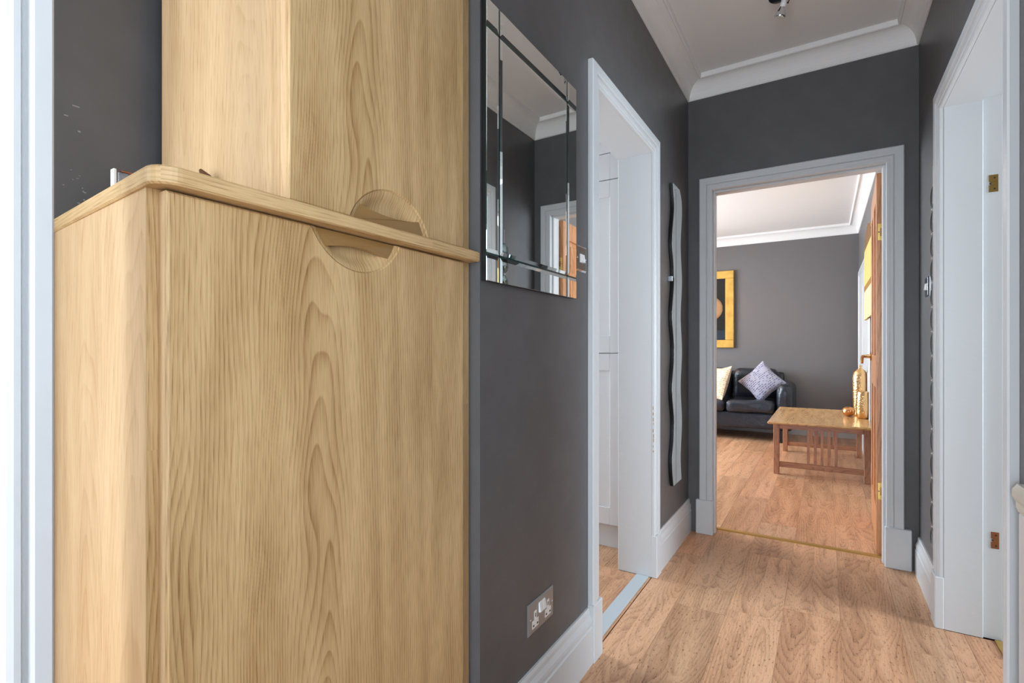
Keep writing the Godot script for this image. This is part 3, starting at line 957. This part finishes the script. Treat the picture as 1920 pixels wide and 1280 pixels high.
# ------------------------------------------------------------------ living room
func living_room():
	var b: B
	# the pine door, opened back against the right wall
	var t := thing("door_2", "orange brown wooden door opened into the living room with brass hinges", "door", "", "structure")
	var piv := V(0.224, 0, 3.186)
	t.position = piv
	t.rotation.y = -deg_to_rad(1.9)
	b = B.new(1, Vector2(0.5, 2.0))
	var W := 0.755
	for z in [[0.0, 0.11], [0.3225, 0.4325], [W - 0.11, W]]: bx(b, 0, 0.038, 0.008, 1.955, z[0], z[1], 0.002)
	for y in [[0.008, 0.22], [0.85, 1.02], [1.83, 1.955]]:
		for z in [[0.11, 0.3225], [0.4325, W - 0.11]]: bx(b, 0, 0.038, y[0], y[1], z[0], z[1], 0.001)
	part("door_frame", b, pine_m, t)
	for y in [[0.22, 0.85], [1.02, 1.83]]:
		for z in [[0.11, 0.3225], [0.4325, W - 0.11]]:
			b = B.new(1, Vector2(0.5, 2.0), Vector2(z[0], y[0]))
			bx(b, 0.012, 0.026, y[0], y[1], z[0], z[1]); bx(b, 0.006, 0.032, y[0] + 0.03, y[1] - 0.03, z[0] + 0.03, z[1] - 0.03, 0.006)
			part("door_panel", b, pine_m, t)
	hinge(Vector3(0.020, 1.652, 0.001), Vector3(1, 0, 0), Vector3(0, 0, 1), 0.085, 0.030, brass_m, t)
	hinge(Vector3(0.020, 0.330, 0.001), Vector3(1, 0, 0), Vector3(0, 0, 1), 0.085, 0.030, brass_m, t)
	var hb := mat(rgb(178, 138, 86), 0.3, 1.0)
	b = B.new()
	b.lathe(Vector3(0, 1.01, -(W - 0.055)), [Vector2(0.026, 0), Vector2(0.026, 0.006), Vector2(0.012, 0.010), Vector2(0.009, 0.048), Vector2(0.0001, 0.050)], 18, Vector3(-1, 0, 0))
	var hd := part("handle", b, hb, t, "brass lever handle")
	b = B.new()
	b.tube([Vector3(-0.044, 1.01, -(W - 0.055)), Vector3(-0.048, 1.008, -(W - 0.10)), Vector3(-0.050, 0.995, -(W - 0.150)), Vector3(-0.050, 0.970, -(W - 0.165))], [0.008, 0.0085, 0.0085, 0.007], 10)
	part("lever", b, hb, hd)
	# white door and casing on the right wall, far end
	t = thing("trim_door_far", "white door casing on the right living room wall near the far corner", "door frame", "", "structure")
	casing(5.30, 6.88, 1.86, 0.0, func(s: float, y: float, h: float) -> Vector3: return V(0.338 - h, y, s), t)
	t = thing("door_3", "closed white double door on the right living room wall", "door", "", "structure")
	for z in [[5.305, 6.088], [6.092, 6.875]]:
		b = B.new()
		bx(b, 0.326, 0.339, 0.006, 1.857, z[0], z[1], 0.002)
		bx(b, 0.322, 0.327, 0.2, 0.85, z[0] + 0.13, z[1] - 0.13, 0.003); bx(b, 0.322, 0.327, 1.0, 1.72, z[0] + 0.13, z[1] - 0.13, 0.003)
		part("door_leaf", b, white_m, t)
	# arched cloth hanging in front of it
	t = thing("arched_wall_hanging", "yellow and cream arched wall hanging mostly hidden behind the wooden door", "wall hanging")
	var o := []
	var z0 := 4.7
	var z1 := 5.60
	var top := 1.80
	o.append(Vector2(z0, 1.32)); o.append(Vector2(z1, 1.32))
	for i in 13:
		var a := PI * i / 12.0
		o.append(Vector2((z0 + z1) / 2 + (z1 - z0) / 2 * cos(a), top + 0.30 * sin(a)))
	b = B.new(1, Vector2(0.9, 0.8))
	var r0 := []
	var r1 := []
	for p in o:
		r0.append(V(0.322, p.y, p.x)); r1.append(V(0.302, p.y, p.x))
	b.loft([r0, r1])
	var im := Image.create(64, 128, false, Image.FORMAT_RGB8)
	im.fill(rgb(214, 196, 158))
	im.fill_rect(Rect2i(0, 0, 64, 30), rgb(120, 84, 40)); im.fill_rect(Rect2i(0, 30, 64, 50), rgb(208, 184, 108)); im.fill_rect(Rect2i(0, 80, 64, 8), rgb(150, 110, 50)); im.fill_rect(Rect2i(0, 100, 64, 28), rgb(224, 206, 150))
	im.flip_y()
	var hm := mat(Color.WHITE, 0.8)
	hm.albedo_texture = ImageTexture.create_from_image(im)
	hm.uv1_offset = Vector3(0, -0.65, 0)
	part("cloth", b, hm, t)
	b = B.new()
	b.tube([V(0.312, 1.79, z0 - 0.03), V(0.312, 1.79, z1 + 0.03)], 0.006, 8)
	part("rod", b, mat(rgb(120, 84, 40), 0.5), t)
	# framed picture on the far wall
	t = thing("framed_picture", "gold framed dark picture on the far wall above the sofa", "picture")
	var px0 := -1.80
	var px1 := -1.018
	var fm := mat(rgb(226, 182, 92), 0.42, 0.35)
	fm.albedo_texture = noise_tex(31, 0.02, Color(0.86, 0.84, 0.8), Color.WHITE, 4)
	fm.uv1_triplanar = true
	for q in [[px0, px1, 1.995, 2.098], [px0, px1, 1.080, 1.183], [px0, px0 + 0.105, 1.183, 1.995], [px1 - 0.105, px1, 1.183, 1.995]]:
		b = B.new()
		bx(b, q[0], q[1], q[2], q[3], 7.175, 7.2195, 0.006)
		part("frame_rail", b, fm, t)
	b = B.new(1, Vector2(0.572, 0.812), Vector2(0.0, 0.0))
	bx(b, px0 + 0.105, px1 - 0.105, 1.183, 1.995, 7.195, 7.215)
	part("canvas", b, picture_mat(), t)
	# warm pendant over the sofa
	t = thing("pendant_lamp", "warm pendant lamp over the left end of the sofa", "ceiling light")
	b = B.new()
	b.lathe(V(-2.05, 2.10, 6.55), [Vector2(0.17, 0.0), Vector2(0.12, 0.17), Vector2(0.115, 0.17), Vector2(0.165, 0.0)], 28)
	part("lamp_shade", b, mat(rgb(226, 206, 170), 0.8), t)
	b = B.new()
	b.tube([V(-2.05, 2.20, 6.55), V(-2.05, 2.54, 6.55)], 0.004, 8)
	part("cord", b, black_m, t)
	b = B.new()
	b.lathe(V(-2.05, 2.14, 6.55), [Vector2(0.0001, -0.03), Vector2(0.022, -0.022), Vector2(0.03, 0.0), Vector2(0.022, 0.024), Vector2(0.012, 0.05), Vector2(0.0001, 0.052)], 20)
	var gm := mat(rgb(255, 230, 190), 0.4)
	gm.emission_enabled = true; gm.emission = Color(1.0, 0.78, 0.48); gm.emission_energy_multiplier = 6.0
	part("bulb", b, gm, t)
	var ol := OmniLight3D.new()
	ol.name = "bulb_light"
	ol.position = V(-2.05, 2.14, 6.55)
	ol.light_color = Color(1.0, 0.76, 0.46); ol.light_energy = 0.55; ol.light_size = 0.02; ol.omni_range = 10.0; ol.omni_attenuation = 2.0; ol.shadow_enabled = true
	t.add_child(ol)
	sofa()
	cushion("cushion", "lilac grey square cushion with faint print tilted on the black sofa", "cushion", V(-0.640, 0.672, 6.66), 0.345, PI / 4, 0.30, cloth_mat(true), -0.06)
	cushion("cushion", "cream cushion at the left of the doorway view on the black sofa", "cushion", V(-1.12, 0.640, 6.62), 0.40, 0.10, 0.34, cloth_mat(false), -0.95)
	table()
	# metal vases
	var hg := gold_m
	b = B.new()
	b.lathe(V(0.272, 0.4505, 5.60), [Vector2(0.0001, 0), Vector2(0.046, 0), Vector2(0.050, 0.01), Vector2(0.058, 0.12), Vector2(0.062, 0.25), Vector2(0.061, 0.34), Vector2(0.054, 0.385), Vector2(0.038, 0.412), Vector2(0.018, 0.428), Vector2(0.013, 0.440), Vector2(0.016, 0.458), Vector2(0.0145, 0.460), Vector2(0.010, 0.440), Vector2(0.0001, 0.43)], 32)
	solo("bottle_vase", b, hg, "tall gold hammered metal bottle vase on the table", "vase")
	b = B.new()
	b.lathe(V(0.282, 0.4505, 5.38), [Vector2(0.0001, 0), Vector2(0.036, 0), Vector2(0.046, 0.012), Vector2(0.053, 0.06), Vector2(0.054, 0.11), Vector2(0.050, 0.17), Vector2(0.043, 0.232), Vector2(0.041, 0.236), Vector2(0.039, 0.232), Vector2(0.046, 0.17), Vector2(0.048, 0.10), Vector2(0.0001, 0.02)], 32)
	solo("open_vase", b, hg, "shorter open topped gold hammered vase in front of the tall bottle vase", "vase")
	b = B.new()
	var pr := []
	for i in 13:
		var a := lerpf(-PI / 2, PI / 2 * 0.72, i / 12.0)
		pr.append(Vector2(0.050 * cos(a), 0.044 + 0.044 * sin(a)))
	for i in 11:
		var a := lerpf(PI / 2 * 0.70, -PI / 2, i / 10.0)
		pr.append(Vector2(0.046 * cos(a), 0.044 + 0.040 * sin(a)))
	b.lathe(V(0.180, 0.4505, 5.50), pr, 28)
	solo("round_tealight_holder", b, mat(rgb(214, 156, 108), 0.3, 1.0), "small round copper gold candle holder left of the vases", "candle holder")

func picture_mat() -> StandardMaterial3D:
	# an abstract pale disc on a near black ground
	var w := 128
	var h := 180
	var im := Image.create(w, h, false, Image.FORMAT_RGB8)
	var n := fnl(5, 0.05, 3)
	for y in h:
		for x in w:
			var v := n.get_noise_2d(x, y) * 0.03
			var c := Color(0.07 + v, 0.06 + v, 0.05 + v)
			if y > 150: c = Color(0.12 + v, 0.17 + v, 0.22 + v)
			var d := Vector2((x - 74.0) / 46.0, (y - 86.0) / 40.0).length()
			if d < 1.0: c = Color(0.60 + v, 0.47 + v, 0.32 + v).lerp(Color(0.35, 0.25, 0.15), maxf(0.0, d - 0.85) * 3.0)
			im.set_pixel(x, y, c)
	im.flip_y()
	var m := mat(Color.WHITE, 0.35)
	m.albedo_texture = ImageTexture.create_from_image(im)
	m.uv1_offset = Vector3(1.695 / 0.572, -1.183 / 0.812, 0)
	return m
func cloth_mat(lilac: bool) -> StandardMaterial3D:
	var w := 192
	var im := Image.create(w, w, false, Image.FORMAT_RGB8)
	im.fill(rgb(172, 172, 188) if lilac else rgb(206, 190, 164))
	var rng := RandomNumberGenerator.new()
	rng.seed = 12
	for row in 15:
		var x := 8
		while x < w - 14:
			var l := rng.randi_range(4, 18)
			if rng.randf() < 0.7:
				im.fill_rect(Rect2i(x, 8 + row * 12, l, 5), rgb(96, 94, 128) if lilac else rgb(180, 146, 104))
			x += l + 5
	var m := mat(Color.WHITE, 0.85)
	m.albedo_texture = ImageTexture.create_from_image(im)
	m.rim_enabled = true
	m.rim = 0.3
	return m
func cushion(called: String, label: String, cat: String, c: Vector3, side: float, roll: float, lean: float, m: Material, turn: float):
	var t := thing(called, label, cat, "cushions on the sofa")
	t.position = c
	t.basis = Basis(Vector3.UP, turn) * Basis(Vector3.RIGHT, -lean) * Basis(Vector3.BACK, roll)
	var N := 18
	for s in [1.0, -1.0]:
		var b := B.new()
		b.sm = 5
		b.sz = Vector2(side, side)
		b.off = Vector2(0.5, 0.5)
		var P := func(i: int, j: int) -> Vector3:
			var u := 2.0 * i / N - 1.0
			var v := 2.0 * j / N - 1.0
			var pin := 1.0 - 0.07 * (1.0 - absf(u * v)) * (u * u + v * v) / 2.0
			var th := 0.075 * pow(maxf(0.0, (1.0 - u * u) * (1.0 - v * v)), 0.42) + 0.003 * sin(u * 9.0 + v * 4.0) * (1.0 - u * u) * (1.0 - v * v)
			return Vector3(u * side / 2 * (pin + 0.07 * absf(v)), v * side / 2 * (pin + 0.07 * absf(u)), s * (th + 0.0005))
		for i in N:
			for j in N: b.quad(P.call(i, j), P.call(i + 1, j), P.call(i + 1, j + 1), P.call(i, j + 1), Vector3(0, 0, s))
		part("cover", b, m, t)
func sofa():
	var t := thing("leather_sofa", "black leather sofa with rounded arms against the far living room wall", "sofa")
	var n := fnl(19, 3.2, 3)
	var wr := func(p: Vector3, q: Vector3) -> Vector3:
		return p + Vector3(0, 1, 0) * 0.012 * n.get_noise_3d(p.x * 3.0, p.y * 2.0, p.z * 2.0 + 4.0) + Vector3(0, 0, 1) * 0.014 * n.get_noise_3d(p.x * 6.0 + 9.0, p.y * 2.0, p.z)
	var b := B.new()
	b.rbox(V(-1.265, 0.235, 6.80), Vector3(0.93, 0.095, 0.37), 0.03, 8)
	part("base", b, leather_m, t)
	for k in 3:
		b = B.new()
		b.rbox(V(-0.7415 - 0.53 * k, 0.395, 6.72), Vector3(0.262, 0.072, 0.335), 0.05, 12, wr)
		part("seat_cushion", b, leather_m, t)
		b = B.new()
		b.rbox(V(-0.7415 - 0.53 * k, 0.625, 7.04), Vector3(0.258, 0.195, 0.12), 0.09, 12, wr)
		part("back_cushion", b, leather_m, t)
	b = B.new()
	b.rbox(V(-1.265, 0.50, 7.155), Vector3(0.835, 0.28, 0.05), 0.04, 8)
	part("back_frame", b, leather_m, t)
	for s in [-0.385, -2.145]:
		b = B.new()
		b.rbox(V(s, 0.395, 6.79), Vector3(0.085, 0.265, 0.40), 0.075, 12, wr)
		part("arm", b, leather_m, t)
	for x in [-0.42, -2.12]:
		for z in [6.48, 7.12]:
			b = B.new()
			bx(b, x - 0.03, x + 0.03, 0.0, 0.145, z - 0.03, z + 0.03, 0.004)
			part("foot", b, black_m, t)
func table():
	var t := thing("coffee_table", "oak coffee table with slatted ends in the living room", "table")
	var o := Vector2(0.6, 1.2)
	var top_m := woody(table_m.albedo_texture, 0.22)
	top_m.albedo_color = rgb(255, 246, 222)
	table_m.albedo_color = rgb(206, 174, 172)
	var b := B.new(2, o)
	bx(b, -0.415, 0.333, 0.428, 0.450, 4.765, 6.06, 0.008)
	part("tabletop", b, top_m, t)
	for x in [-0.352, 0.282]:
		for z in [4.852, 5.975]:
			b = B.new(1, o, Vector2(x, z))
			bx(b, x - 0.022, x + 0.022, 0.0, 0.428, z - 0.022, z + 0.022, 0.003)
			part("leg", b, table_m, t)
	for z in [4.852, 5.975]:
		b = B.new(0, o, Vector2(0.3, z))
		bx(b, -0.330, 0.260, 0.385, 0.428, z - 0.011, z + 0.011, 0.002)
		part("apron", b, table_m, t)
		b = B.new(0, o, Vector2(0.6, z))
		bx(b, -0.330, 0.260, 0.062, 0.105, z - 0.012, z + 0.012, 0.002)
		part("stretcher", b, table_m, t)
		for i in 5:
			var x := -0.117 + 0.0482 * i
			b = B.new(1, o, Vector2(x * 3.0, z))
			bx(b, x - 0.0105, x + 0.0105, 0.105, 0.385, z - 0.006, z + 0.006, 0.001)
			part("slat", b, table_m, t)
	for x in [-0.352, 0.282]:
		b = B.new(2, o, Vector2(x, 0.4))
		bx(b, x - 0.011, x + 0.011, 0.385, 0.428, 4.874, 5.953, 0.002)
		part("apron", b, table_m, t)
